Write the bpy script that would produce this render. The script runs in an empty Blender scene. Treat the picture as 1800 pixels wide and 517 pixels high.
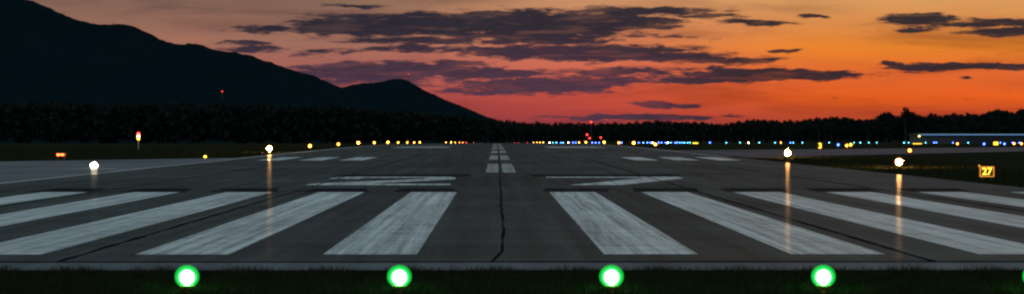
import bpy, bmesh, math, random
import numpy as np
from mathutils import Vector, Matrix, noise as mnoise

random.seed(7); rng = np.random.default_rng(7)
S = bpy.context.scene
COL = S.collection

# ------------------------------------------------------------------ camera
FPX, VX, VY, CAMZ = 4152.0, 872.0, 232.0, 2.29      # focal length in photo pixels, runway vanishing point, eye height
cam_d = bpy.data.cameras.new('camera'); cam = bpy.data.objects.new('camera', cam_d); COL.objects.link(cam)
cam_d.sensor_width = 36.0; cam_d.lens = FPX / 1800 * 36.0
cam_d.clip_start = 0.5; cam_d.clip_end = 60000
cam.location = (0, 0, CAMZ)
cam.rotation_euler = (math.radians(90) - math.atan((258.5 - VY) / FPX), 0, -math.atan((900 - VX) / FPX))
S.camera = cam

def srgb(r, g, b, k=1.0):
    f = lambda c: (c / 12.92 if c <= 0.04045 else ((c + 0.055) / 1.055) ** 2.4) * k
    return (f(r / 255), f(g / 255), f(b / 255), 1.0)

# ------------------------------------------------------------------ node helper
class NT:
    def __init__(s, tree): s.t = tree; s.n = tree.nodes; s.l = tree.links
    def new(s, typ, **kw):
        n = s.n.new(typ)
        for k, v in kw.items(): setattr(n, k, v)
        return n
    def put(s, sock, v):
        if isinstance(v, bpy.types.NodeSocket): s.l.new(v, sock)
        elif v is not None: sock.default_value = v
    def math(s, op, a, b=None, c=None, clamp=False):
        n = s.new('ShaderNodeMath', operation=op, use_clamp=clamp)
        for i, v in enumerate((a, b, c)):
            if v is not None: s.put(n.inputs[i], v)
        return n.outputs[0]
    def vmath(s, op, a, b=None):
        n = s.new('ShaderNodeVectorMath', operation=op); s.put(n.inputs[0], a)
        if b is not None: s.put(n.inputs[1], b)
        return n.outputs['Value'] if op in ('LENGTH', 'DOT_PRODUCT') else n.outputs[0]
    def mix(s, f, a, b, blend='MIX'):
        n = s.new('ShaderNodeMix', data_type='RGBA', blend_type=blend)
        s.put(n.inputs['Factor'], f); s.put(n.inputs[6], a); s.put(n.inputs[7], b)
        return n.outputs[2]
    def rng(s, v, a, b, c=0.0, d=1.0, smooth=False):
        n = s.new('ShaderNodeMapRange', interpolation_type='SMOOTHSTEP' if smooth else 'LINEAR')
        s.put(n.inputs[0], v)
        for i, q in enumerate((a, b, c, d)): n.inputs[i + 1].default_value = q
        return n.outputs[0]
    def noise(s, vec, scale=1.0, detail=4.0, rough=0.5, dist=0.0, color=False):
        n = s.new('ShaderNodeTexNoise'); s.put(n.inputs['Vector'], vec)
        n.inputs['Scale'].default_value = scale; n.inputs['Detail'].default_value = detail
        n.inputs['Roughness'].default_value = rough; n.inputs['Distortion'].default_value = dist
        return n.outputs['Color' if color else 'Fac']
    def ramp(s, f, stops, interp='LINEAR'):
        n = s.new('ShaderNodeValToRGB'); n.color_ramp.interpolation = interp
        e = n.color_ramp.elements
        while len(e) < len(stops): e.new(0.5)
        for i, (p, c) in enumerate(stops): e[i].position = p; e[i].color = c
        s.put(n.inputs[0], f); return n.outputs[0]
    def comb(s, x, y, z=0.0):
        n = s.new('ShaderNodeCombineXYZ')
        for i, v in enumerate((x, y, z)): s.put(n.inputs[i], v)
        return n.outputs[0]
    def sep(s, v):
        n = s.new('ShaderNodeSeparateXYZ'); s.put(n.inputs[0], v); return n.outputs

# ------------------------------------------------------------------ sky (dusk, sun just set off to the right)
W = bpy.data.worlds.new('World'); S.world = W; W.use_nodes = True
w = NT(W.node_tree); w.n.clear()
SUN_AZ = math.radians(14)                       # azimuth of the afterglow, to the right of the runway axis
dirv = w.new('ShaderNodeTexCoord').outputs['Generated']
dx, dy, dz = w.sep(dirv)
az = w.math('MULTIPLY', w.math('ARCTAN2', dx, dy), FPX / 100)      # hundreds of photo pixels right of the runway axis
el = w.math('MULTIPLY', w.math('ARCSINE', dz), FPX / 100)          # and above eye level
P = w.comb(az, el)
t = w.rng(el, 0.0, 2.4)
sunward = w.ramp(t, [(0.0, srgb(150, 62, 48)), (0.13, srgb(190, 74, 42)), (0.24, srgb(224, 92, 30)), (0.42, srgb(222, 102, 48)),
                     (0.62, srgb(228, 130, 44)), (0.8, srgb(214, 138, 76)), (1.0, srgb(214, 158, 98))])
middle = w.ramp(t, [(0.0, srgb(140, 58, 66)), (0.14, srgb(178, 68, 62)), (0.3, srgb(200, 80, 62)), (0.5, srgb(212, 110, 84)),
                    (0.75, srgb(205, 128, 92)), (1.0, srgb(204, 150, 106))])
leftward = w.ramp(t, [(0.0, srgb(116, 56, 62)), (0.2, srgb(138, 64, 68)), (0.42, srgb(164, 92, 88)), (0.65, srgb(158, 108, 92)),
                      (1.0, srgb(124, 98, 84))])
g1 = w.mix(w.rng(az, -3.5, 2.6, smooth=True), leftward, middle)
glow = w.mix(w.rng(az, 0.8, 6.2, smooth=True), g1, sunward)
# dim away from the afterglow all the way round
sundot = w.vmath('DOT_PRODUCT', dirv, (math.sin(SUN_AZ), math.cos(SUN_AZ), 0.0))
glow = w.mix(w.rng(sundot, -0.6, 0.8, smooth=True), srgb(74, 72, 92), glow)
# thin streaky cirrus over the glow
st = w.noise(w.vmath('MULTIPLY', P, (0.28, 2.2, 1)), 1.0, 5, 0.55, 0.4)
glow = w.mix(1.0, glow, w.ramp(st, [(0.28, (0.62, 0.58, 0.66, 1)), (0.5, (1, 1, 1, 1)), (0.72, (1.12, 1.1, 1.0, 1))]), 'MULTIPLY')
# upper sky: atmospheric model, sun on the horizon
sky = w.new('ShaderNodeTexSky', sky_type='NISHITA'); sky.sun_disc = False
sky.sun_elevation = math.radians(0.6); sky.sun_rotation = SUN_AZ; sky.air_density = 1.0; sky.dust_density = 1.0; sky.ozone_density = 1.5
SKY_K = 1.05
upper = w.mix(1.0, sky.outputs[0], (SKY_K * 0.94, SKY_K * 1.0, SKY_K * 0.86, 1), 'MULTIPLY')
base = w.mix(w.rng(el, 3.0, 14.0, smooth=True), glow, upper)
# clouds: banks laid out by compass direction and height above the horizon: (x, y, half width, half height, density)
BANKS = [(640, 47, 130, 20, 1.0), (790, 44, 200, 20, 1.1), (960, 46, 180, 26, 1.1), (1080, 40, 110, 18, 1.0), (1130, 20, 150, 9, .85), (900, 24, 110, 9, .75),
         (555, 28, 60, 6, .45), (620, 12, 90, 4, .55), (465, 53, 55, 7, .9), (760, 72, 150, 9, .85), (950, 72, 150, 9, .8), (1245, 30, 60, 5, .8),
         (720, 86, 120, 7, .7), (860, 88, 120, 8, .75), (1020, 93, 190, 15, 1.1), (1190, 100, 120, 9, .85), (1290, 107, 90, 8, .75), (1385, 90, 40, 4, .8),
         (440, 78, 45, 6, .8), (450, 88, 55, 7, .8), (560, 92, 90, 7, .6), (650, 128, 130, 20, 1.0), (740, 122, 120, 13, .95), (850, 130, 130, 12, .85), (800, 112, 60, 6, .8),
         (940, 152, 140, 13, 1.05), (1010, 142, 180, 10, .8), (1090, 126, 110, 7, .85), (1330, 132, 150, 12, 1.15), (1240, 140, 110, 9, .85), (1460, 129, 60, 6, .95), (850, 160, 90, 6, .7),
         (1160, 185, 42, 6, 1.0), (1208, 184, 30, 4, .7), (1120, 207, 160, 6, .9), (720, 148, 80, 4, .6),
         (1330, 42, 55, 6, 1.0), (1425, 29, 28, 3, .9), (1610, 36, 62, 9, 1.15), (1680, 46, 120, 7, .6), (1745, 44, 80, 8, 1.0), (1755, 60, 90, 7, 1.1), (1600, 55, 60, 5, .55),
         (1650, 120, 90, 7, 1.15), (1740, 121, 90, 6, 1.0), (1565, 113, 24, 4, 1.0), (1580, 128, 50, 4, .55), (1210, 66, 60, 8, .4), (1675, 137, 14, 2.5, .9), (1850, 60, 60, 8, .9)]
wn = w.noise(w.vmath('MULTIPLY', P, (1.3, 4.5, 1)), 1.0, 6, 0.6, 0.0, color=True)
warp = w.vmath('MULTIPLY', w.vmath('SUBTRACT', wn, (0.5, 0.5, 0.5)), (1.1, 0.20, 0))
Pw = w.vmath('ADD', P, warp)
field = None
for (cx, cy, rx, ry, k) in BANKS:
    d = w.vmath('MULTIPLY', w.vmath('SUBTRACT', Pw, ((cx - VX) / 100, (VY - cy) / 100, 0)), (100 / rx, 100 / ry, 0))
    g = w.rng(w.vmath('LENGTH', d), 0.15, 1.55, k * 1.22, 0.0)
    field = g if field is None else w.math('MAXIMUM', field, g)
fb = w.noise(w.vmath('MULTIPLY', P, (2.0, 11.0, 1)), 1.0, 9, 0.66, 0.25)
fb2 = w.noise(w.vmath('MULTIPLY', P, (0.5, 2.0, 1)), 1.0, 6, 0.6, 0.2)
far = w.math('MULTIPLY', w.rng(el, 2.4, 5.0, smooth=True), w.rng(fb2, 0.42, 0.75, 0, 0.8))     # the cloud deck goes on overhead
field = w.math('MAXIMUM', field, far)
dens = w.math('ADD', field, w.math('MULTIPLY', w.math('SUBTRACT', fb, 0.5), 2.0))
cover = w.math('MULTIPLY', w.rng(dens, 0.24, 0.70, 0.0, 0.97, smooth=True), w.rng(w.noise(w.vmath('MULTIPLY', P, (0.9, 7.0, 1)), 1.0, 5, 0.6), 0.3, 0.5, 0.78, 1.0))
ccol = w.mix(w.rng(el, 0.7, 1.9, smooth=True), srgb(70, 52, 68), srgb(34, 37, 50))
ccol = w.mix(w.rng(az, 1.5, 5.0, smooth=True), ccol, srgb(37, 38, 46))
ccol = w.mix(w.rng(el, 4.0, 14.0, smooth=True), ccol, srgb(120, 124, 140))
ccol = w.mix(w.rng(fb, 0.3, 0.7), w.mix(1.0, ccol, (0.8, 0.8, 0.85, 1), 'MULTIPLY'), w.mix(1.0, ccol, (1.35, 1.25, 1.2, 1), 'MULTIPLY'))
skyc = w.mix(cover, base, ccol)
bg = w.new('ShaderNodeBackground'); w.put(bg.inputs[0], skyc); bg.inputs[1].default_value = 1.0
out = w.new('ShaderNodeOutputWorld'); w.l.new(bg.outputs[0], out.inputs[0])

# ------------------------------------------------------------------ exposure / film
S.view_settings.view_transform = 'Standard'; S.view_settings.look = 'None'
S.view_settings.exposure = 0.0; S.view_settings.gamma = 1.0; S.view_settings.use_curve_mapping = False
S.cycles.use_denoising = True
S.cycles.pixel_filter_type = 'GAUSSIAN'; S.cycles.filter_width = 2.6
S.cycles.sample_clamp_indirect = 4.0
S.cycles.max_bounces = 6; S.cycles.transparent_max_bounces = 8

# ------------------------------------------------------------------ materials
MATS = {}
def newmat(name):
    m = bpy.data.materials.new(name); m.use_nodes = True; nt = NT(m.node_tree); nt.n.clear()
    o = nt.new('ShaderNodeOutputMaterial'); MATS[name] = m
    return m, nt, o
def principled(nt, o, col, rough=0.6, spec=0.5, metal=0.0, coat=0.0, coat_r=0.1, normal=None):
    p = nt.new('ShaderNodeBsdfPrincipled')
    nt.put(p.inputs['Base Color'], col); nt.put(p.inputs['Roughness'], rough); p.inputs['Metallic'].default_value = metal
    nt.put(p.inputs['Specular IOR Level'], spec); nt.put(p.inputs['Coat Weight'], coat); nt.put(p.inputs['Coat Roughness'], coat_r)
    if normal is not None: nt.l.new(normal, p.inputs['Normal'])
    nt.l.new(p.outputs[0], o.inputs[0]); return p
def bump(nt, h, strength=0.3, dist=0.01):
    b = nt.new('ShaderNodeBump'); b.inputs['Strength'].default_value = strength; b.inputs['Distance'].default_value = dist
    nt.l.new(h, b.inputs['Height']); return b.outputs[0]
def simple(name, col, rough=0.6, metal=0.0, spec=0.4, var=0.25, scale=6.0):
    m, nt, o = newmat(name); v = nt.new('ShaderNodeTexCoord').outputs['Object']
    n = nt.noise(v, scale, 5, 0.6)
    c = nt.mix(n, tuple(x * (1 - var) for x in col[:3]) + (1,), tuple(min(1, x * (1 + var)) for x in col[:3]) + (1,))
    principled(nt, o, c, rough, spec, metal); return m
def emit(name, col, k):
    m, nt, o = newmat(name); e = nt.new('ShaderNodeEmission'); e.inputs[0].default_value = tuple(col) + (1,); e.inputs[1].default_value = k
    nt.l.new(e.outputs[0], o.inputs[0]); return m
def glass(name, col, k, tr=0.6):
    m, nt, o = newmat(name); e = nt.new('ShaderNodeEmission'); e.inputs[0].default_value = tuple(col) + (1,); e.inputs[1].default_value = k
    tb = nt.new('ShaderNodeBsdfTransparent'); tb.inputs[0].default_value = tuple(0.8 + 0.2 * c for c in col) + (1,)
    mx = nt.new('ShaderNodeMixShader'); mx.inputs[0].default_value = 1 - tr
    nt.l.new(tb.outputs[0], mx.inputs[1]); nt.l.new(e.outputs[0], mx.inputs[2]); nt.l.new(mx.outputs[0], o.inputs[0]); return m

def asphalt_color(nt, v, a, b):
    """patchy tarmac with lengthwise rolling streaks and aggregate"""
    streak = nt.noise(nt.vmath('MULTIPLY', v, (1.6, 0.03, 1)), 1.0, 6, 0.6)
    patch = nt.noise(nt.vmath('MULTIPLY', v, (0.12, 0.05, 1)), 1.0, 5, 0.6, 0.3)
    cross = nt.noise(nt.vmath('MULTIPLY', v, (0.06, 0.5, 1)), 1.0, 5, 0.6, 0.2)
    grit = nt.noise(v, 9.0, 6, 0.75)
    f = nt.math('ADD', nt.math('MULTIPLY', streak, 0.35), nt.math('MULTIPLY', patch, 0.35))
    f = nt.math('ADD', f, nt.math('MULTIPLY', cross, 0.2)); f = nt.math('ADD', f, nt.math('MULTIPLY', grit, 0.35))
    return nt.mix(nt.rng(f, 0.48, 0.80, smooth=True), a, b), grit
def asphalt(name, a, b, rough=0.85, coat=0.03, coat_r=0.14, rubber=False):
    m, nt, o = newmat(name); v = nt.new('ShaderNodeNewGeometry').outputs['Position']
    c, grit = asphalt_color(nt, v, a, b)
    if rubber:                                                     # tyre rubber laid down either side of the centreline
        x, y, z = nt.sep(v)
        ax = nt.math('ABSOLUTE', nt.math('SUBTRACT', x, 0.27))
        band = nt.math('MULTIPLY', nt.rng(ax, 8.5, 2.5, smooth=True), nt.rng(y, 45, 120, 0.35, 1.0))
        sk = nt.noise(nt.vmath('MULTIPLY', v, (3.0, 0.02, 1)), 1.0, 5, 0.65)
        c = nt.mix(nt.math('MULTIPLY', band, nt.rng(sk, 0.3, 0.7, 0.1, 0.6)), c, (0.034, 0.034, 0.034, 1))
    h = nt.math('ADD', nt.noise(v, 28.0, 5, 0.7), nt.math('MULTIPLY', nt.noise(nt.vmath('MULTIPLY', v, (1, 2.2, 1)), 1.6, 4, 0.6), 0.8))
    principled(nt, o, c, rough, 0.0, 0, coat, coat_r, bump(nt, h, 0.35, 0.012)); return m
asphalt('runway_asphalt', (0.038, 0.042, 0.041, 1), (0.100, 0.107, 0.105, 1), rubber=True)
asphalt('taxiway_asphalt', (0.07, 0.066, 0.078, 1), (0.13, 0.12, 0.14, 1))
asphalt('apron_asphalt', (0.11, 0.112, 0.12, 1), (0.20, 0.205, 0.215, 1))
asphalt('threshold_concrete', (0.082, 0.092, 0.104, 1), (0.165, 0.178, 0.192, 1))
simple('joint_tar', (0.010, 0.010, 0.011, 1), 1.0, spec=0.0)
def paint(name, col, wear_lo, wear_hi):
    m, nt, o = newmat(name); v = nt.new('ShaderNodeNewGeometry').outputs['Position']
    under, grit = asphalt_color(nt, v, (0.038, 0.042, 0.041, 1), (0.100, 0.107, 0.105, 1))
    lanes = nt.noise(nt.vmath('MULTIPLY', v, (5.0, 0.045, 1)), 1.0, 6, 0.65, 0.15)       # lengthwise rolled strips of paint
    fine = nt.noise(nt.vmath('MULTIPLY', v, (14.0, 0.35, 1)), 1.0, 5, 0.7)
    cross = nt.noise(nt.vmath('MULTIPLY', v, (0.5, 1.4, 1)), 1.0, 5, 0.7, 0.5)
    f = nt.math('ADD', nt.math('MULTIPLY', lanes, 0.5), nt.math('ADD', nt.math('MULTIPLY', fine, 0.25), nt.math('MULTIPLY', cross, 0.25)))
    f = nt.math('ADD', f, nt.math('MULTIPLY', nt.math('SUBTRACT', grit, 0.5), 0.12))
    c = nt.mix(nt.rng(f, wear_lo, wear_hi, smooth=False), under, col)
    tone = nt.noise(nt.vmath('MULTIPLY', v, (0.7, 0.1, 1)), 1.0, 4, 0.6)
    c = nt.mix(nt.rng(tone, 0.3, 0.7), nt.mix(1.0, c, (0.78, 0.79, 0.8, 1), 'MULTIPLY'), c)
    h = nt.math('ADD', nt.noise(v, 30.0, 5, 0.7), nt.math('MULTIPLY', cross, 1.6))
    principled(nt, o, c, 0.8, 0.0, 0, 0.09, 0.13, bump(nt, h, 0.7, 0.02)); return m
paint('white_paint', (0.79, 0.82, 0.80, 1), 0.33, 0.60)
paint('worn_paint', (0.56, 0.58, 0.58, 1), 0.36, 0.66)
asphalt('blackout_paint', (0.016, 0.016, 0.017, 1), (0.036, 0.036, 0.037, 1), 0.8, 0.008)
def grass_ground():
    m, nt, o = newmat('grass_ground'); v = nt.new('ShaderNodeNewGeometry').outputs['Position']
    n1 = nt.noise(v, 0.12, 7, 0.65); n2 = nt.noise(v, 4.0, 6, 0.7)
    f = nt.math('ADD', nt.math('MULTIPLY', n1, 0.6), nt.math('MULTIPLY', n2, 0.4))
    c = nt.ramp(f, [(0.35, (0.010, 0.012, 0.006, 1)), (0.5, (0.020, 0.020, 0.009, 1)), (0.68, (0.034, 0.029, 0.014, 1))])
    principled(nt, o, c, 0.95, 0.0, 0, 0, 0.3, bump(nt, n2, 0.8, 0.08))
grass_ground()
def blade_mat():
    m, nt, o = newmat('grass_blades'); v = nt.new('ShaderNodeNewGeometry').outputs['Position']
    n = nt.noise(v, 2.2, 4, 0.7)
    c = nt.ramp(n, [(0.3, (0.010, 0.014, 0.005, 1)), (0.55, (0.022, 0.026, 0.009, 1)), (0.75, (0.055, 0.045, 0.022, 1))])
    principled(nt, o, c, 0.9, 0.05)
blade_mat()
def forest(name, a, b, sc):
    m, nt, o = newmat(name); v = nt.new('ShaderNodeNewGeometry').outputs['Position']
    n = nt.noise(v, sc, 7, 0.7); n2 = nt.noise(v, sc * 9, 4, 0.7)
    c = nt.mix(nt.rng(nt.math('ADD', nt.math('MULTIPLY', n, .6), nt.math('MULTIPLY', n2, .4)), 0.35, 0.65), a, b)
    principled(nt, o, c, 1.0, 0.0)
forest('forested_slope', (0.003, 0.011, 0.015, 1), (0.006, 0.016, 0.021, 1), 0.008)  # blue of the hazy distance is put into the slope colour
forest('leaf', (0.014, 0.018, 0.016, 1), (0.026, 0.032, 0.028, 1), 0.05)
simple('bark', (0.05, 0.04, 0.03, 1), 0.9)
simple('galvanised', (0.3, 0.31, 0.32, 1), 0.45, 0.8)
simple('dark_metal', (0.05, 0.05, 0.055, 1), 0.5, 0.3)
simple('yellow_fixture', (0.42, 0.27, 0.03, 1), 0.5)
simple('orange_fixture', (0.4, 0.13, 0.02, 1), 0.5)
simple('sign_black', (0.02, 0.02, 0.02, 1), 0.4)
simple('hangar_wall', (0.05, 0.052, 0.065, 1), 0.6, scale=0.6)
simple('hangar_door', (0.03, 0.03, 0.04, 1), 0.7, 0.0, scale=0.6)
simple('hangar_roof', (0.04, 0.04, 0.045, 1), 0.8, 0.0, scale=0.4)
AMB = (1.0, 0.47, 0.07); GRN = (0.16, 1.0, 0.24); NEAR = (1.0, 0.62, 0.22); BLU = (0.06, 0.14, 1.0); CYA = (0.12, 0.62, 0.85); RED = (1.0, 0.04, 0.03); WHT = (1.0, 0.82, 0.55); YEL = (1.0, 0.66, 0.05); ORG = (1.0, 0.32, 0.04)
GK = {}
def lampmat(col, k):
    key = (col, k)
    if key not in GK: GK[key] = emit('lamp_glow', col, k)
    return GK[key]

# ------------------------------------------------------------------ geometry helpers
def link(name, me, parent=None, loc=(0, 0, 0), rz=0.0, mats=()):
    for m in mats: me.materials.append(m)
    o = bpy.data.objects.new(name, me); COL.objects.link(o); o.location = loc; o.rotation_euler = (0, 0, rz); o.parent = parent
    return o
def mesh(verts, faces, name='m', smooth=False):
    me = bpy.data.meshes.new(name); me.from_pydata([tuple(map(float, v)) for v in verts], [], faces); me.update()
    if smooth: me.polygons.foreach_set('use_smooth', [True] * len(me.polygons))
    return me
def tag(o, label=None, cat=None, group=None, kind=None):
    if label: o['label'] = label
    if cat: o['category'] = cat
    if group: o['group'] = group
    if kind: o['kind'] = kind
    return o
def empty(name, loc, rz=0.0):
    o = bpy.data.objects.new(name, None); COL.objects.link(o); o.location = loc; o.rotation_euler = (0, 0, rz); o.empty_display_size = 0.2
    return o
def lathe(prof, seg=20, smooth=True):
    v, f = [], []
    for r, z in prof:
        for i in range(seg):
            a = 2 * math.pi * i / seg; v.append((r * math.cos(a), r * math.sin(a), z))
    for k in range(len(prof) - 1):
        for i in range(seg):
            j = (i + 1) % seg; f.append((k * seg + i, k * seg + j, (k + 1) * seg + j, (k + 1) * seg + i))
    f.append(tuple(range(seg - 1, -1, -1))); n = (len(prof) - 1) * seg; f.append(tuple(range(n, n + seg)))
    return mesh(v, f, 'lathe', smooth)
def boxes(lst):
    """lst of (x0,x1,y0,y1,z0,z1)"""
    v, f = [], []
    for (a, b, c, d, e, g) in lst:
        n = len(v); v += [(a, c, e), (b, c, e), (b, d, e), (a, d, e), (a, c, g), (b, c, g), (b, d, g), (a, d, g)]
        f += [tuple(n + i for i in q) for q in ((3, 2, 1, 0), (4, 5, 6, 7), (0, 1, 5, 4), (1, 2, 6, 5), (2, 3, 7, 6), (3, 0, 4, 7))]
    return mesh(v, f, 'boxes')
def bevel(me, w_, seg=2):
    bm = bmesh.new(); bm.from_mesh(me); bmesh.ops.bevel(bm, geom=bm.edges[:], offset=w_, segments=seg, affect='EDGES', profile=0.6)
    bm.to_mesh(me); bm.free(); return me
def text_mesh(s, size, depth):
    c = bpy.data.curves.new('t', 'FONT'); c.body = s; c.size = size; c.align_x = 'CENTER'; c.align_y = 'CENTER'; c.extrude = depth; c.offset = size * 0.028
    o = bpy.data.objects.new('t', c); COL.objects.link(o); bpy.context.view_layer.update()
    me = bpy.data.meshes.new_from_object(o.evaluated_get(bpy.context.evaluated_depsgraph_get()))
    bpy.data.objects.remove(o); me.transform(Matrix.Rotation(math.radians(90), 4, 'X')); return me

def zg(y):
    """the airfield lies level and then falls away very gently beyond a crest about 400 m out"""
    y = np.minimum(np.asarray(y, float), 6500.0)
    return -0.0046 * 60 * np.logaddexp(0, (y - 430) / 60)
def PX(x, y): return (x - VX) / FPX * y              # lateral position of photo column x at distance y
def ZX(py, y): return CAMZ - (py - VY) / FPX * y     # height of photo row py at distance y
def groundY(px_y): return FPX * CAMZ / (px_y - VY)   # distance of a ground point on the level part

BREAKS = [-80, -20, 20, 39, 60, 90, 120, 160, 200, 240] + list(range(260, 760, 20)) + list(range(800, 1600, 100)) + [1800, 2100, 2500, 3000, 4000, 5000, 6500, 9000, 14000]
def rows_sheet(name, fx0, fx1, y0, y1, dz, mat, parent=None, ncol=1, extra=()):
    ys = sorted(set([y0, y1] + [b for b in BREAKS if y0 < b < y1] + [e for e in extra if y0 < e < y1]))
    v, f = [], []
    for y in ys:
        a, b = fx0(y), fx1(y); z = float(zg(y)) + dz
        for i in range(ncol + 1): v.append((a + (b - a) * i / ncol, y, z))
    n = ncol + 1
    for k in range(len(ys) - 1):
        for i in range(ncol): f.append((k * n + i, k * n + i + 1, (k + 1) * n + i + 1, (k + 1) * n + i))
    return link(name, mesh(v, f), parent, mats=[MATS[mat]])
def strip(name, x0, x1, y0, y1, dz, mat, parent): return rows_sheet(name, lambda y: x0, lambda y: x1, y0, y1, dz, mat, parent)
def poly(name, pts, dz, mat, parent): return link(name, mesh([(x, y, float(zg(y)) + dz) for x, y in pts], [tuple(range(len(pts)))]), parent, mats=[MATS[mat]])

# ------------------------------------------------------------------ ground, runway, taxiways
CX = 0.27                                             # runway centreline
tag(rows_sheet('ground', lambda y: -9000, lambda y: 9000, -80, 14000, -0.07, 'grass_ground', ncol=8), kind='structure')
RW0, RW1 = 39.2, 3300
runway = tag(rows_sheet('runway', lambda y: -22.9, lambda y: 21.7 if y < 250 else 22.6, 41.5, RW1, 0.0, 'runway_asphalt', ncol=4), kind='structure')
tag(strip('threshold_apron', -40, 21.7, RW0, 41.49, -0.006, 'threshold_concrete', None), kind='structure')
def lerp(pts):
    ys = [p[1] for p in pts]; xs = [p[0] for p in pts]
    return lambda y: float(np.interp(y, ys, xs))
tag(rows_sheet('left_apron', lerp([(-150, 41.5), (-150, 120), (-38.7, 184), (-24, 208)]), lambda y: -22.91, 41.5, 208, -0.008, 'apron_asphalt', extra=(120, 184)), kind='structure')
tag(rows_sheet('right_taxiway', lerp([(22.62, 196), (22.62, 300), (43, 317), (83, 372), (200, 540), (420, 860)]), lerp([(22.63, 196), (31, 226), (62, 280), (130, 392), (260, 600), (425, 864)]),
               196, 860, -0.008, 'taxiway_asphalt', extra=(226, 280, 300, 317, 372, 392, 540, 600)), kind='structure')
tag(rows_sheet('far_taxiway', lambda y: 60, lambda y: 900, 880, 930, -0.008, 'taxiway_asphalt'), kind='structure')

# painted markings, each its own sheet on the runway
PW, PITCH, D0, D1 = 1.753, 3.505, 44.1, 89.8
for sgn in (-1, 1):
    for i in range(6):
        a = CX + sgn * (1.75 + i * PITCH); b = a + sgn * PW; x0, x1 = min(a, b), max(a, b)
        strip('threshold_stripe', x0, x1, D0, D1, 0.005, 'white_paint', runway)
        j = random.uniform(-.3, .5)
        if i < 5: poly('blackout_patch', [(x0 - 0.25 - (.5 if sgn < 0 else 0), D1 + 0.5), (x1 + .1 + (.35 if sgn > 0 else 0), D1 + .5), (x1 + .3 + sgn * .6, D1 + 6.2 + j), (x0 - .3 + sgn * .3, D1 + 6.2 + j)], 0.004, 'blackout_paint', runway)
# numerals 2 and 7, read by a pilot on approach
N0, N1 = 101.5, 120.5
def num(pieces):
    v, f = [], []
    for pc in pieces:
        n = len(v); v += [(x, y, 0.005) for x, y in pc]; f.append(tuple(range(n, n + len(pc))))
    return link('runway_numeral', mesh(v, f), runway, mats=[MATS['white_paint']])
xl0, xl1 = CX - 8.45, CX - 2.25
num([[(xl0, N0), (xl1, N0), (xl1, N0 + 2.9), (xl0 + 2.3, N0 + 2.9), (xl0, N0 + 2.9)],
     [(xl0 + .02, N0 + 2.91), (xl0 + 2.6, N0 + 2.91), (xl1, N1 - 6.5), (xl1, N1 - 3.0), (xl1 - 1.5, N1 - 3.0), (xl1 - 1.6, N1 - 5.5)],
     [(xl0 + 0.1, N1 - 2.99), (xl1, N1 - 2.99), (xl1 - .35, N1), (xl0 + .45, N1)],
     [(xl0, N1 - 5.2), (xl0 + 1.5, N1 - 5.2), (xl0 + 1.5, N1 - 3.0), (xl0, N1 - 3.0)]])
xr0, xr1 = CX + 2.25, CX + 9.0
num([[(xr0, N1 - 2.6), (xr1, N1 - 2.6), (xr1, N1), (xr0, N1)], [(xr0 + .6, N0), (xr0 + 2.8, N0), (xr1 - .02, N1 - 4.2), (xr1 - .02, N1 - 2.61), (xr1 - 1.7, N1 - 2.61)]])
poly('blackout_patch', [(xl0 - .4, N1 + .6), (xl1 + .5, N1 + .6), (xl1 + .7, N1 + 7), (xl0 + .1, N1 + 7)], 0.004, 'blackout_paint', runway)
poly('blackout_patch', [(xr0 - .6, N1 + .6), (xr1 + .2, N1 + .6), (xr1 + .6, N1 + 7), (xr0 - .8, N1 + 7)], 0.004, 'blackout_paint', runway)
# centreline: every dash laid in two lanes either side of the joint
for k, y in enumerate(np.arange(133.0, 900, 61.0)):
    for s in (-1, 1):
        strip('centreline_dash', CX + (-.86 if s < 0 else .10), CX + (-.10 if s < 0 else .86), y, y + 37, 0.005, 'worn_paint', runway)
# touchdown zone bars
for s in (-1, 1):
    for a in (11.0, 14.35, 17.7):
        x = CX + s * a; strip('touchdown_bar', min(x, x + s * 1.85), max(x, x + s * 1.85), 190, 214, 0.005, 'white_paint', runway)
    for a in (7.5,):
        x = CX + s * a; strip('aiming_point_block', min(x, x + s * 8.5), max(x, x + s * 8.5), 345, 391, 0.005, 'worn_paint', runway)
strip('side_stripe', -22.6, -21.75, 62, 1500, 0.005, 'worn_paint', runway)
strip('side_stripe', 20.9, 21.5, 215, 1500, 0.005, 'worn_paint', runway)
# tarred joints: lengthwise every 7.6 m, one across at the runway end, and the wandering centre crack
def ribbon(name, pts, wd, dz, mat, parent, jit=0.02, wj=0.4):
    v, f = [], []
    full = []
    for (a, b) in zip(pts[:-1], pts[1:]):
        L = math.dist(a, b); n = max(1, int(L / 1.2))
        full += [(a[0] + (b[0] - a[0]) * i / n, a[1] + (b[1] - a[1]) * i / n) for i in range(n)]
    full.append(pts[-1])
    for i, p in enumerate(full):
        q = full[min(i + 1, len(full) - 1)]; r = full[max(i - 1, 0)]
        t_ = Vector((q[0] - r[0], q[1] - r[1])).normalized(); nrm = Vector((-t_.y, t_.x))
        o = jit * (2 * mnoise.noise((p[0] * .9, p[1] * .35, 3.1))); hw = wd / 2 * (1 + wj * mnoise.noise((p[0], p[1] * .8, 9.7)) * 1.6)
        c = Vector(p) + nrm * o
        for s in (-1, 1): v.append((c.x + nrm.x * hw * s, c.y + nrm.y * hw * s, float(zg(c.y)) + dz))
    for i in range(len(full) - 1): f.append((2 * i, 2 * i + 1, 2 * i + 3, 2 * i + 2))
    return link(name, mesh(v, f), parent, mats=[MATS[mat]])
for x in (-15.24, -7.72, 7.72, 15.24):
    ribbon('joint_seal', [(x, 41.6), (x, 420)], 0.095, 0.009, 'joint_tar', runway, 0.02, 0.8)
ribbon('joint_seal', [(-22.8, 41.62), (21.6, 41.62)], 0.13, 0.009, 'joint_tar', runway, 0.02)
cc = [(865, 461), (874, 452), (883, 441), (884, 420), (885, 400), (883, 380), (881, 362), (881, 345), (879, 325), (879, 310), (877.5, 296)]
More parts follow.
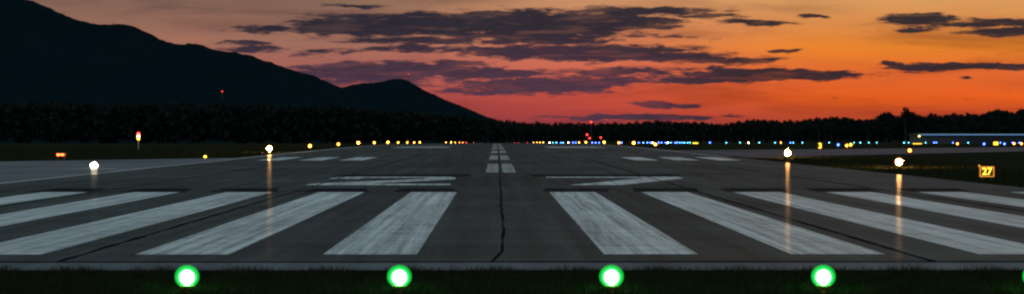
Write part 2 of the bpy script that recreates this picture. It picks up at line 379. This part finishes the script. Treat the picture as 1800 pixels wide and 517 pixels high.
ribbon('centre_crack', [(PX(a, groundY(b)), groundY(b)) for a, b in cc] + [(CX, 190), (CX, 300)], 0.055, 0.0095, 'joint_tar', runway, 0.02, 0.8)
for i in range(7):
    y = 96 + i * 17.5 + random.uniform(-4, 4); ribbon('cross_crack', [(random.uniform(-22, -10), y), (random.uniform(-2, 4), y + .6), (random.uniform(10, 21), y + random.uniform(-.6, .6))], 0.05, 0.0098, 'joint_tar', runway, 0.12, 1.0)

# ------------------------------------------------------------------ grass
def blades(name, n, xr, yr, h, wd, label, dens=None, parent=None):
    x = rng.uniform(*xr, n * 2); y = rng.uniform(*yr, n * 2)
    if dens is not None:
        k = rng.uniform(0, 1, n * 2) < dens(x, y); x, y = x[k][:n], y[k][:n]
    n = len(x); hh = h * rng.uniform(0.35, 1.0, n) * (0.7 + 0.6 * np.sin(x * 2.3 + 1.7 * np.sin(y * 1.9)) ** 2); a = rng.uniform(0, 2 * np.pi, n); ln = rng.normal(0, 0.4, (n, 2)) * hh[:, None]
    w2 = wd * rng.uniform(.6, 1.3, n); z = zg(y) - 0.075
    v = np.empty((n, 3, 3)); v[:, 0] = np.c_[x - np.cos(a) * w2, y - np.sin(a) * w2, z]; v[:, 1] = np.c_[x + np.cos(a) * w2, y + np.sin(a) * w2, z]
    v[:, 2] = np.c_[x + ln[:, 0], y + ln[:, 1], z + hh]
    me = bpy.data.meshes.new(name); me.vertices.add(3 * n); me.vertices.foreach_set('co', v.ravel()); me.loops.add(3 * n)
    me.loops.foreach_set('vertex_index', np.arange(3 * n)); me.polygons.add(n); me.polygons.foreach_set('loop_start', np.arange(0, 3 * n, 3)); me.update(calc_edges=True)
    return tag(link(name, me, mats=[MATS['grass_blades']]), label, 'grass', kind='stuff')
def edge_clump(x, y):
    c = 0.5 + 0.5 * np.sin(x * 3.1 + np.sin(x * 1.3) * 2); lim = 39.35 + 0.25 * c
    return np.where(y < 39.2, 1.0, np.where(y < lim, 0.5, 0.0))
blades('grass', 150000, (-13, 13), (31.5, 39.7), 0.17, 0.007, 'dark unmown grass strip in front of the runway threshold', edge_clump)
blades('grass', 70000, (21.2, 40), (85, 300), 0.22, 0.02, 'dark grass verge along the right side of the runway',
       lambda x, y: np.clip(1.6 - (x - 21.5) / 9, 0.05, 1) * ((x > 21.75) & ((y < 196) | (x > 31 + (y - 226) * .574 + 1))))
blades('grass', 40000, (-90, -20), (150, 330), 0.22, 0.025, 'dark grass verge beyond the left apron',
       lambda x, y: 0.9 * (y > np.interp(-x, [20, 24, 38.7, 150], [214, 209, 185, 121]) + 0.3) * (x < -23))

# ------------------------------------------------------------------ lamps
P_base = lathe([(0.11, -0.07), (0.11, -0.045), (0.05, -0.035), (0.032, -0.03)], 16)
P_stem = lathe([(0.026, -0.03), (0.026, 0.02), (0.034, 0.022), (0.034, 0.04), (0.026, 0.042), (0.026, 0.075)], 14)
P_house = lathe([(0.03, 0.07), (0.07, 0.085), (0.098, 0.115), (0.104, 0.125), (0.104, 0.14)], 20)
def dome(r, z0, hgt, n=8):
    return [(r, z0)] + [(r * math.cos(math.pi / 2 * k / n) ** 0.8, z0 + hgt * math.sin(math.pi / 2 * k / n)) for k in range(1, n)] + [(r * .08, z0 + hgt)]
P_lens = lathe([(0.06, 0.1405)] + [(0.145 * math.cos(a), 0.258 + 0.14 * math.sin(a)) for a in np.linspace(-1.05, 1.5, 11)], 24)
P_bulb = lathe([(0.04, 0.143)] + [(0.108 * math.cos(a), 0.255 + 0.108 * math.sin(a)) for a in np.linspace(-1.15, 1.5, 11)], 20)
P_halo = lathe([(0.10, 0.130)] + [(0.178 * math.cos(a), 0.266 + 0.168 * math.sin(a)) for a in np.linspace(-.9, 1.5, 11)], 24)  # added outer shell, no fixture part: imitates the soft halo round a lamp
P_inset = lathe([(0.16, -0.004), (0.15, 0.018), (0.11, 0.026)], 18)
P_insetlens = lathe([(0.08, 0.0262), (0.12, 0.07), (0.125, 0.12), (0.10, 0.17), (0.05, 0.205), (0.01, 0.212)], 16)
def mcopy(me, mat):
    m = me.copy(); m.materials.clear(); m.materials.append(mat); return m
CACHE = {}
def shared(key, me, mat):
    if key not in CACHE: CACHE[key] = mcopy(me, mat)
    return CACHE[key]
def lamp(name, label, cat, group, x, y, col, k, glow_k, z=None, scale=1.0, fixture='yellow_fixture', far=False):
    zz = float(zg(y)) if z is None else z
    r = empty(name, (x, y, zz)); r.scale = (scale,) * 3; tag(r, label, cat, group)
    if far:
        parts = [('fixture', P_house, MATS[fixture], 'fh' + fixture), ('lens', P_bulb, lampmat(col, k), ('fb', col, k))]
    else:
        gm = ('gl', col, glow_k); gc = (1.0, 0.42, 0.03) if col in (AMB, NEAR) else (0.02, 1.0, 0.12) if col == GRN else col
        if gm not in CACHE: CACHE[gm] = glass('lens_glass', gc, glow_k, 0.72)
        parts = [('base', P_base, MATS['galvanised'], 'b'), ('stem', P_stem, MATS[fixture], 's' + fixture), ('housing', P_house, MATS[fixture], 'h' + fixture),
                 ('bulb', P_bulb, lampmat(col, k), ('bulb', col, k)), ('lens', P_lens, CACHE[gm], ('lens', col, glow_k))]
    if not far:
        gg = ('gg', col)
        if gg not in CACHE: CACHE[gg] = glass('halo_glow', gc, glow_k * 0.55, 0.80)  # dim emission of the added shell stands in for the halo
        parts.append(('halo_shell', P_halo, CACHE[gg], ('halo', col)))
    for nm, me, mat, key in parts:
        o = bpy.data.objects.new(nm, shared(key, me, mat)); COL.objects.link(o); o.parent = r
    return r
ORD = ['first', 'second', 'third', 'fourth', 'fifth', 'sixth', 'seventh', 'eighth', 'ninth', 'tenth', 'eleventh', 'twelfth', 'thirteenth', 'fourteenth', 'fifteenth', 'sixteenth', 'seventeenth', 'eighteenth', 'nineteenth', 'twentieth']
# green threshold lights standing in the grass
GX = [329, 702, 1075, 1448, 1821]
GL = ['leftmost green threshold light glowing in the grass', 'second green threshold light from the left, brightest of the row', 'third green threshold light from the left, right of the centreline',
      'fourth green threshold light from the left, before the right-hand stripes', 'fifth green threshold light, cut off by the right edge of the picture']
for px, lb in zip(GX, GL):
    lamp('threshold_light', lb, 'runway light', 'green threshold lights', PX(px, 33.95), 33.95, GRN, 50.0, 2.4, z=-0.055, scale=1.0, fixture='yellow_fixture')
# left edge of the runway
LE = [(166, 149, 'in'), (361, 209, 'in'), (474, 267, 1.35), (545, 327, 1.0), (595, 387, .75), (630, 447, 1.25), (658, 507, 1.05), (682, 567, 1.3), (700, 627, .9), (716, 687, .8), (728, 747, 1.0), (738, 807, 1.2),
      (784, 1230, .8), (793, 1345, 1.25), (800, 1476, .9), (808, 1660, 1.0), (814, 1830, 1.1), (820, 2060, 1.0), (827, 2400, 1.0), (833, 2750, 1.1), (839, 3180, 1.1)]
nL = 0
for px, y, s in LE:
    x = PX(px, y)
    if s == 'in':
        r = empty('inset_runway_light', (x, y, -0.004)); white = px < 300
        tag(r, 'round warm white inset light on the left apron' if white else 'small amber inset light by the left side stripe', 'runway light')
        o = bpy.data.objects.new('rim', shared('rim', P_inset, MATS['galvanised'])); COL.objects.link(o); o.parent = r
        c, k = (WHT, 60.0) if white else (YEL, 5.0)
        o = bpy.data.objects.new('lens', shared(('il', c), P_insetlens, lampmat(c, k))); COL.objects.link(o); o.parent = r
        if white: r.scale = (1.7,) * 3
        continue
    red = px > 818; nm = 'edge_light'
    if red: lb = 'red runway end light, %s of the four at the far left edge' % ORD[(px > 823) + (px > 830) + (px > 836)]
    else:
        lb = '%s amber light along the left runway edge counted outwards from the brightest one' % ORD[nL] if nL else 'brightest amber edge light, nearest on the left runway edge'; nL += 1
    col = RED if red else (ORG if px > 805 else NEAR if y < 300 else AMB)
    lamp(nm, lb, 'runway light', 'red runway end lights' if red else 'amber left edge lights', x, y, col, (1900.0 if y < 300 else 34.0 if y < 900 else 16.0) * s, 4.5, scale=1.55 + 0.25 * (s > 1.1) + (0.5 if y > 1000 else 0), far=y > 900)
# right edge
RE = [(1581, 149, 1.0), (1385, 206, 1.3), (1152, 378, 1.0), (1114, 437, 1.1), (1088, 490, .7), (1062, 557, 1.3), (1030, 670, 1.1), (1018, 725, .7), (955, 1276, .9), (949, 1375, .9), (944, 1480, .8), (938, 1610, .8), (927, 1925, .3), (911, 2715, .5), (905, 3150, .4)]
for i, (px, y, s) in enumerate(RE):
    red = px < 930
    lb = ('faint red light near the far end of the right runway edge, %s of three' % ORD[i - 12]) if red else ['nearest amber edge light on the right, below the small orange taxiway light', 'large amber edge light on the right with the long bright reflection'][i] if i < 2 else '%s amber light along the right runway edge counting outwards' % ORD[i]
    lamp('edge_light', lb, 'runway light', 'red lights at right far end' if red else 'amber right edge lights', PX(px, y), y, RED if red else NEAR if y < 300 else AMB, (1900.0 if y < 300 else 34.0 if y < 900 else 16.0) * s, 4.5, scale=1.55 + 0.25 * (s > 1.05) + (0.5 if y > 1000 else 0), far=y > 900)
# taxiway lights near the right taxiway
for px, y, col, lb in [(1600, 252, ORG, 'small orange light on the near edge of the right taxiway'), (1489, 352, ORG, 'orange light on far side of taxiway, left of the yellow one'),
                       (1496, 384, YEL, 'small yellow light just right of the orange taxiway light'), (1474, 380, BLU, 'deep blue taxiway light mirrored in the taxiway'),
                       (1684, 430, ORG, 'orange light in front of the hangar, alone beside a blue light'), (1731, 420, BLU, 'blue taxiway light left of the square yellow sign'), (1784, 440, ORG, 'small orange light near the right picture edge'),
                       (1797, 435, ORG, 'orange light cut by the right picture edge'), (1767, 425, BLU, 'blue taxiway light just right of the square yellow sign')]:
    lamp('taxiway_light', lb, 'taxiway light', None, PX(px, y), y, col, 36.0, 6.0, scale=1.25)
# far rows of blue and turquoise taxiway lights
FAR = [(966, WHT), (972, CYA), (978, CYA), (986, BLU), (990, CYA), (999, WHT), (1007, BLU), (1012, BLU), (1041, BLU), (1047, BLU), (1053, BLU), (1093, BLU), (1123, BLU), (1131, CYA), (1138, BLU), (1143, BLU), (1147, WHT), (1158, BLU), (1163, BLU), (1170, BLU), (1174, WHT), (1179, CYA),
       (1187, BLU), (1190, BLU), (1195, CYA), (1199, BLU), (1203, CYA), (1209, CYA), (1213, CYA), (1248, BLU), (1277, CYA), (1301, CYA), (1316, WHT), (1335, CYA), (1363, CYA), (1373, ORG), (1390, BLU), (1395, CYA), (1411, CYA), (1458, CYA), (1502, CYA), (1513, CYA), (1528, CYA),
       (1542, CYA), (1590, CYA), (1598, CYA), (1628, CYA), (1643, BLU), (1647, BLU), (1676, BLU), (1703, CYA), (1760, BLU), (1781, BLU), (1793, BLU)]
def nth(n): return '%d%s' % (n, 'th' if 10 <= n % 100 <= 20 else {1: 'st', 2: 'nd', 3: 'rd'}.get(n % 10, 'th'))
cnt = {}
CN = {BLU: 'blue', CYA: 'turquoise', WHT: 'white', ORG: 'orange'}
for i, (px, col) in enumerate(FAR):
    y = 870 + 70 * math.sin(i * 2.1) + (0 if px > 960 else 0)
    c = CN[col]; cnt[c] = cnt.get(c, 0) + 1
    lamp('taxiway_light', '%s tiny %s light from the left in the far row below the tree line' % (nth(cnt[c]), c), 'taxiway light', 'far row of %s taxiway lights' % c, PX(px, y), y, col, 26.0 if col != CYA else 12.0, 6.0, scale=1.4, far=True)

# ------------------------------------------------------------------ signs
def sign(name, label, px0, px1, py0, py1, y, txt, face, ink, k, frame=None, depth=0.22, tsize=0.8, legs=True):
    x0, x1 = PX(px0, y), PX(px1, y); z1, z0 = ZX(py0, y), ZX(py1, y); W_, H_ = x1 - x0, z1 - z0; zb = float(zg(y)) - 0.07
    r = tag(empty(name, ((x0 + x1) / 2, y, zb)), label, 'sign'); h0 = z0 - zb
    link('cabinet', bevel(boxes([(-W_ / 2, W_ / 2, 0, depth, h0, h0 + H_)]), 0.012), r, mats=[MATS['sign_black'] if not frame else MATS['orange_fixture']])
    pm = W_ * 0.07
    link('face', boxes([(-W_ / 2 + pm, W_ / 2 - pm, -0.012, -0.002, h0 + pm, h0 + H_ - pm)]), r, mats=[face])
    if frame:
        t_ = 0.055 * W_ * .9
        e = -0.03
        link('lit_border', boxes([(-W_ / 2, W_ / 2, e, -0.0125, h0 + H_ - t_, h0 + H_), (-W_ / 2, W_ / 2, e, -0.0125, h0, h0 + t_), (-W_ / 2, -W_ / 2 + t_, e, -0.0125, h0 + t_, h0 + H_ - t_), (W_ / 2 - t_, W_ / 2, e, -0.0125, h0 + t_, h0 + H_ - t_)]), r, mats=[frame])
    if txt:
        me = text_mesh(txt, H_ * tsize, 0.01)
        me.transform(Matrix.Translation((0, -0.024, h0 + H_ / 2))); link('numeral' if len(txt) == 1 else 'numerals', me, r, mats=[ink])
    for s in (-1, 1): link('leg', boxes([(s * W_ * .33 - .025, s * W_ * .33 + .025, depth * .4, depth * .4 + .05, 0, h0)]), r, mats=[MATS['galvanised']])
    return r
yglow = emit('sign_yellow', YEL, 2.2); yglow2 = emit('sign_yellow_bright', (1, .60, .04), 3.0); bord = emit('sign_border', (1.0, 0.36, 0.04), 1.3)
s27 = sign('runway_sign', 'lit black runway sign reading 27 with orange border in the right grass', 1723.5, 1748.5, 293, 311, 117, '27', MATS['sign_black'], yglow, 1, frame=bord, tsize=0.98)
link('lamp', lathe([(0.03, 0.0), (0.045, .03), (0.04, .07), (0.01, .09)], 12), s27, loc=(-.36, 0.1, ZX(293, 117) + 0.07), mats=[bord])
sign('distance_sign', 'lit black distance sign with a yellow numeral 3 beyond the right runway edge', 1435, 1449, 251, 262.5, 307, '3', MATS['sign_black'], yglow2, 1, tsize=1.12)
for (a, b, c, d, y, lb) in [(1604, 1622.5, 250.8, 254.6, 640, 'long low yellow taxiway sign left of the hangar'), (1747, 1756.5, 249, 255.5, 445, 'square yellow taxiway sign in front of the hangar'), (1217, 1228, 250, 253.4, 800, 'small low yellow taxiway sign among far blue lights')]:
    sign('taxiway_sign', lb, a, b, c, d, y, None, yglow2, None, 1)

# ------------------------------------------------------------------ small lit posts
def post(name, label, cat, px, y, heads, group=None, hr=0.16, k=30.0, boxy=False):
    zb = float(zg(y)) - 0.07; r = tag(empty(name, (PX(px, y), y, zb)), label, cat, group)
    top = max(ZX(h[0], y) for h in heads) - zb
    link('pole', lathe([(0.09, 0), (0.09, 0.05), (0.05, 0.06), (0.035, max(.08, top - 0.05))], 10), r, mats=[MATS['galvanised']])
    for py, col, kk in heads:
        z = ZX(py, y) - zb
        link('lamp', lathe([(hr * .5, z - hr), (hr, z - hr * .5), (hr, z + hr * .4), (hr * .6, z + hr * .85), (hr * .1, z + hr)], 14), r, mats=[lampmat(col, kk)])
        link('lamp_cap', lathe([(hr * 1.15, z + hr * 1.0), (hr * .8, z + hr * 1.25), (hr * .2, z + hr * 1.35)], 12), r, mats=[MATS['dark_metal']])
    return r
post('signal_post', 'post with stacked red, pale and amber lamps by the left forest', 'lamp post', 244, 328, [(235.5, RED, 9.0), (239.5, WHT, 6.0), (243.5, YEL, 5.0)], hr=0.2)
# glide path indicator box on the left grass
y = 206; r = tag(empty('approach_indicator', (PX(107, y), y, float(zg(y)) - .07)), 'low red approach light unit on the grass beyond the left apron', 'approach light')
zc = ZX(272, y) + 0.07
link('cabinet', bevel(boxes([(-.38, .38, 0.02, .7, zc - .16, zc + .16)]), 0.02), r, mats=[MATS['orange_fixture']])
for s in (-1, 1):
    link('lens', boxes([(s * .17 - .13, s * .17 + .13, -0.005, 0.015, zc - .07, zc + .08)]), r, mats=[lampmat((1.0, .13, .03), 9.0)])
    for q in (-1, 1): link('leg', boxes([(s * .3 - .02, s * .3 + .02, .35 + q * .22 - .02, .35 + q * .22 + .02, 0, zc - .16)]), r, mats=[MATS['galvanised']])
for px, py, y, lb, hr in [(859, 243, 2300, 'left red lamp of the pair on poles beyond the runway end', .55), (884, 243, 2300, 'right red lamp of the pair on poles beyond the runway end', .55), (1032, 237, 1300, 'upper red obstruction lamp of the two above the amber edge light', .42), (1036.5, 243, 1250, 'lower red obstruction lamp of the two above the amber edge light', .36),
                          (1056, 242, 1280, 'red obstruction lamp close beside the bright right amber light', .36), (1039, 214.5, 1450, 'red beacon on a tall mast against the far skyline', .45)]:
    post('obstruction_light', lb, 'obstruction light', px, y, [(py, RED, 7.0)], 'red obstruction lights', hr)

# ------------------------------------------------------------------ hangar
HY = 1150.0; hx0, hx1 = PX(1619, HY), PX(1960, HY); hzb = float(zg(HY)) - .07; ht = ZX(236.3, HY) - hzb
hg = tag(empty('hangar', (hx0, HY, hzb)), 'long low hangar with blue lit roof edge below the right trees', 'hangar')
L = hx1 - hx0
link('wall', boxes([(0, L, 0, 30, 0, ht - .55)]), hg, mats=[MATS['hangar_wall']])
link('roof', mesh([(-.6, -1.2, ht - .55), (L + .6, -1.2, ht - .55), (L + .6, 31, ht - .55), (-.6, 31, ht - .55), (-.6, -1.2, ht), (L + .6, -1.2, ht), (L + .6, 15, ht + .35), (-.6, 15, ht + .35), (-.6, 31, ht), (L + .6, 31, ht)],
     [(0, 3, 2, 1), (4, 5, 6, 7), (7, 6, 9, 8), (0, 1, 5, 4), (2, 3, 8, 9), (1, 2, 9, 6, 5), (3, 0, 4, 7, 8)]), hg, mats=[MATS['hangar_roof']])
link('glowing_roof_edge', boxes([(-.6, L + .6, -1.32, -1.21, ht - .42, ht + .02)]), hg, mats=[emit('edge_glow_blue', (.12, .33, .62), 0.72)])  # roof edge emits blue itself in place of floodlight falling on it
for i in range(8):
    a = 22.5 + i * 9.2
    if a + 8.8 < L: link('door', boxes([(a, a + 8.8, -.18, -.01, .05, ht - 1.0)]), hg, mats=[MATS['hangar_door']])
link('wall_lamp', lathe([(.2, -.4), (.45, -.2), (.45, .2), (.15, .4)], 12), hg, loc=(-.9, -1.4, ht - .9), mats=[lampmat((.95, .75, .18), 5.0)])
link('lamp_bracket', boxes([(-.95, -.6, -1.5, -1.25, ht - .45, ht - .35)]), hg, mats=[MATS['dark_metal']])

# ------------------------------------------------------------------ mountains
def mountain(name, prof, Y, depth, amp, seedv, label=None, step=7.0):
    xs = np.arange(PX(prof[0][0], Y), PX(prof[-1][0], Y), step); px = xs / Y * FPX + VX
    top = np.interp(px, [p[0] for p in prof], [p[1] for p in prof])
    kern = np.hanning(9); kern /= kern.sum(); top = np.convolve(np.pad(top, 4, mode='edge'), kern, 'valid')
    crest = CAMZ - (top - VY) / FPX * Y
    ts = np.concatenate([np.linspace(-1, -.05, 46), np.linspace(-.04, .06, 11), np.linspace(.1, .8, 8)])
    v = np.empty((len(ts), len(xs), 3))
    for k, tt in enumerate(ts):
        yy = Y + tt * depth
        fall = (1 - abs(tt)) if tt < 0 else (1 - tt * 1.1)
        sh = fall ** 1.25 if tt < 0 else max(fall, 0)
        zb = float(zg(yy)) - 6
        for i, xx in enumerate(xs):
            q = mnoise.fractal((xx / 420 + seedv, yy / 900, 1.7), 1.0, 2.0, 5) * amp * min(1, abs(tt) * 5) * sh
            tr = 2.6 * mnoise.noise((xx / 9.0, yy / 9.0, 4.4 + seedv)) + 2.4 * mnoise.noise((xx / 23.0, yy / 23.0, 8.4))
            v[k, i] = (xx, yy, zb + (crest[i] - zb) * sh + q + tr * (1 if sh > .05 else 0))
    n = len(xs); f = [(k * n + i, k * n + i + 1, (k + 1) * n + i + 1, (k + 1) * n + i) for k in range(len(ts) - 1) for i in range(n - 1)]
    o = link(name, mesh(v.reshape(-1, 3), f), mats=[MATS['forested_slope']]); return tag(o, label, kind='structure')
main = [(-420, -95), (-200, -60), (0, -12), (55, 0), (75, 9), (110, 25), (140, 36), (172, 44), (205, 42), (225, 43), (250, 53), (285, 70), (304, 80.5), (318, 77), (333, 75.5), (350, 79), (372, 87), (420, 93), (450, 100), (480, 111), (510, 121), (545, 131), (580, 147), (605, 155), (650, 176), (700, 190), (760, 205), (830, 222), (900, 240)]
peak = [(430, 190), (520, 172), (560, 165), (590, 158), (608, 152), (628, 147.5), (648, 146), (662, 145.5), (680, 141), (695, 138.5), (710, 138.5), (724, 144.5), (742, 157), (758, 165), (778, 173), (800, 182), (828, 194), (858, 206), (900, 222), (960, 245)]
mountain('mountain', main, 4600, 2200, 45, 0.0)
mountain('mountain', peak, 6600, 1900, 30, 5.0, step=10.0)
y = 4600.0; r = tag(empty('antenna_mast', (PX(201, y), y, ZX(43.5, y) - 3)), 'thin antenna mast on the crest of the left mountain', 'mast')
link('mast', lathe([(.9, 0), (.6, 5), (.35, 10)], 8), r, mats=[MATS['dark_metal']])
y = 4150.0; zb = ZX(161, y)
for px, py, y, zz, lb in [(391, 161, 3700, 15, 'red beacon low on the dark left mountainside'), (718, 130.5, 6560, 19, 'red beacon on a mast above the pointed far peak')]:
    r = tag(empty('mountain_beacon', (PX(px, y), y, ZX(py, y) - zz)), lb, 'beacon', 'red mountain beacons')
    link('mast', lathe([(.8, -12), (.5, 6), (.3, zz - .8)], 8), r, mats=[MATS['dark_metal']])
    link('lamp', lathe([(.4, zz - .8), (.9, zz - .5), (.9, zz + .5), (.3, zz + .9)], 12), r, mats=[lampmat(RED, 3.5)])

# ------------------------------------------------------------------ trees
def crown_quads(n, H, R, lumps, leaf, low=0.25):
    """leaf clumps spread through several uneven lobes"""
    cs = []
    for i in range(lumps):
        a = rng.uniform(0, 2 * np.pi); rr = R * rng.uniform(0.1, .62); z = H * rng.uniform(low + .1, .86)
        cs.append((rr * math.cos(a), rr * math.sin(a), z, R * rng.uniform(.34, .58)))
    cs.append((0, 0, H - R * .42, R * .42))
    pts = []
    for k in range(n):
        c = cs[rng.integers(len(cs))]; d = rng.normal(size=3); d /= np.linalg.norm(d); d *= c[3] * rng.uniform(.35, 1.08) ** .6
        pts.append((c[0] + d[0], c[1] + d[1], min(c[2] + d[2] * .85, H)))
    pts = np.array(pts); u = rng.normal(size=(n, 3)); u /= np.linalg.norm(u, axis=1)[:, None]; w_ = rng.normal(size=(n, 3)); vv = np.cross(u, w_); vv /= np.linalg.norm(vv, axis=1)[:, None]
    s = leaf * rng.uniform(.5, 1.2, n)[:, None]
    return np.stack([pts - u * s, pts - vv * s * .7, pts + u * s, pts + vv * s * .7], 1)
def quads_mesh(q, name):
    n = len(q); me = bpy.data.meshes.new(name); me.vertices.add(4 * n); me.vertices.foreach_set('co', q.reshape(-1).astype(float)); me.loops.add(4 * n)
    me.loops.foreach_set('vertex_index', np.arange(4 * n)); me.polygons.add(n); me.polygons.foreach_set('loop_start', np.arange(0, 4 * n, 4)); me.update(calc_edges=True); return me
def trunk_mesh(H, R):
    v, f = [], []
    def limb(a, b, r0, r1, n=6):
        a, b = Vector(a), Vector(b); d = (b - a).normalized(); s = d.orthogonal().normalized(); t_ = d.cross(s); k = len(v)
        for p, r_ in ((a, r0), (b, r1)):
            for i in range(n): v.append(p + (s * math.cos(2 * math.pi * i / n) + t_ * math.sin(2 * math.pi * i / n)) * r_)
        for i in range(n): f.append((k + i, k + (i + 1) % n, k + n + (i + 1) % n, k + n + i))
    limb((0, 0, -.5), (0.1, 0, H * .4), .32, .22); limb((.1, 0, H * .4), (0, .1, H * .9), .22, .06)
    for i in range(6):
        a = i * 1.05 + .3; z = H * (.32 + .08 * i); limb((.05, 0, z), (R * .6 * math.cos(a), R * .6 * math.sin(a), z + H * .16), .12, .03)
    return mesh(v, f)
PROT = []
for i in range(7):
    H, R = 17.0, rng.uniform(3.2, 4.8); cm = quads_mesh(crown_quads(620, H, R, int(rng.integers(6, 10)), .62, .18), 'crown'); cm.materials.append(MATS['leaf'])
    tm = trunk_mesh(H, R); tm.materials.append(MATS['bark']); PROT.append((cm, tm))
# the lone tall tree: bare lower stem with a ball of leaves on top
cmL = quads_mesh(np.concatenate([crown_quads(420, 17.0, 3.0, 6, .55, .62), crown_quads(40, 12.5, 1.6, 3, .5, .5)]), 'crown'); cmL.materials.append(MATS['leaf'])
tmL = trunk_mesh(17, 2.2); tmL.materials.append(MATS['bark'])
def tree(label, px, top, y, cat='tree', group=None, prot=None, wide=1.0):
    zb = float(zg(y)) - .2; H = ZX(top, y) - zb; cm, tm = prot or PROT[rng.integers(len(PROT))]
    r = tag(empty('tree', (PX(px, y), y, zb), rng.uniform(0, 6.28)), label, cat, group); s = H / 17.0; r.scale = (s * wide, s * wide, s)
    for nm, me in (('crown', cm), ('trunk', tm)):
        o = bpy.data.objects.new(nm, me); COL.objects.link(o); o.parent = r
    return r
SKY = [(860, 207), (880, 209), (900, 210.5), (925, 213), (950, 213), (975, 214.5), (1000, 213), (1020, 214), (1060, 214), (1100, 212.5), (1140, 210.5), (1160, 209.5), (1190, 213), (1216, 210), (1240, 213), (1272, 216), (1300, 211), (1340, 206.5), (1380, 210), (1400, 208),
       (1410, 209), (1440, 204.5), (1455, 204), (1470, 203.5), (1488, 202.5), (1500, 207), (1520, 208), (1535, 206), (1545, 202), (1560, 195.5), (1572, 201), (1590, 203), (1605, 196), (1618, 198), (1628, 203), (1638, 196), (1650, 200), (1665, 198), (1682, 196.5), (1692, 201), (1706, 196.5), (1725, 197.5), (1745, 193), (1755, 191), (1776, 194), (1785, 201), (1797, 191), (1830, 192), (1900, 197)]
sx = [p[0] for p in SKY]; sy = [p[1] for p in SKY]
tree('tall lone-topped tree with a round crown rising above the skyline wood', 1592.5, 187.8, 1480, prot=(cmL, tmL))
tree('broad dome-shaped tree left of the tall lone-topped tree', 1560, 194.8, 1480, wide=1.25)
tree('rounded tree just right of the tall lone-topped tree', 1604, 195.5, 1490)
tree('high crowned tree in the wood above the hangar', 1755, 190.5, 1470, wide=1.25)
tree('high crowned tree cut by the right picture edge', 1797, 190.5, 1475, wide=1.1)
px = 858.0
while px < 1815:
    top = float(np.interp(px, sx, sy)) + rng.uniform(-0.4, 2.6)
    side = 'right' if px > 1250 else 'middle'
    tree('dark round-crowned tree in the skyline wood %s' % ('behind the taxiway, right of the runway' if side == 'right' else 'straight beyond the runway end'), px, top, 1500 + rng.uniform(-25, 25), group='skyline trees ' + side, wide=rng.uniform(.8, 1.15))
    px += rng.uniform(8, 15)
# the rest of the wood: one mass behind and to the left
LSKY = [(-250, 176), (0, 178), (200, 180), (400, 180), (560, 182), (640, 188), (720, 193), (790, 197), (840, 204), (870, 209)] + SKY[3:]
lx = [p[0] for p in LSKY]; ly = [p[1] for p in LSKY]
protoQ = [crown_quads(210, 17.0, rng.uniform(4.0, 5.6), 8, 1.35, .0) for _ in range(8)]
qs = []
for row, (yr, drop, stp) in enumerate([(1540, 1.5, 10), (1580, 2.5, 11), (1625, 4, 12), (1670, 5, 12)]):
    px = -240.0
    while px < 1990:
        y = yr + rng.uniform(-15, 15); zb = float(zg(y)); H = ZX(float(np.interp(px, lx, ly)) + drop + rng.uniform(0, 4.5) - (9 * mnoise.noise((px / 70, row * .7, 2.0)) + 5 * mnoise.noise((px / 23, row * 1.7, 5.0)) if px < 640 else 0), y) - zb
        q = protoQ[rng.integers(8)].copy(); a = rng.uniform(0, 6.28); c, s_ = math.cos(a), math.sin(a); k = H / 17.0; kw = min(k, 1.25)
        xx = (q[..., 0] * c - q[..., 1] * s_) * kw + PX(px, y); yy = (q[..., 0] * s_ + q[..., 1] * c) * kw + y
        qs.append(np.stack([xx, yy, q[..., 2] * k + zb], -1)); px += stp * rng.uniform(.6, 1.1)
fw = quads_mesh(np.concatenate(qs), 'forest'); fw.materials.append(MATS['leaf'])
tag(link('forest', fw), 'dark belt of forest at the foot of the mountains and behind the runway', 'forest', kind='stuff')
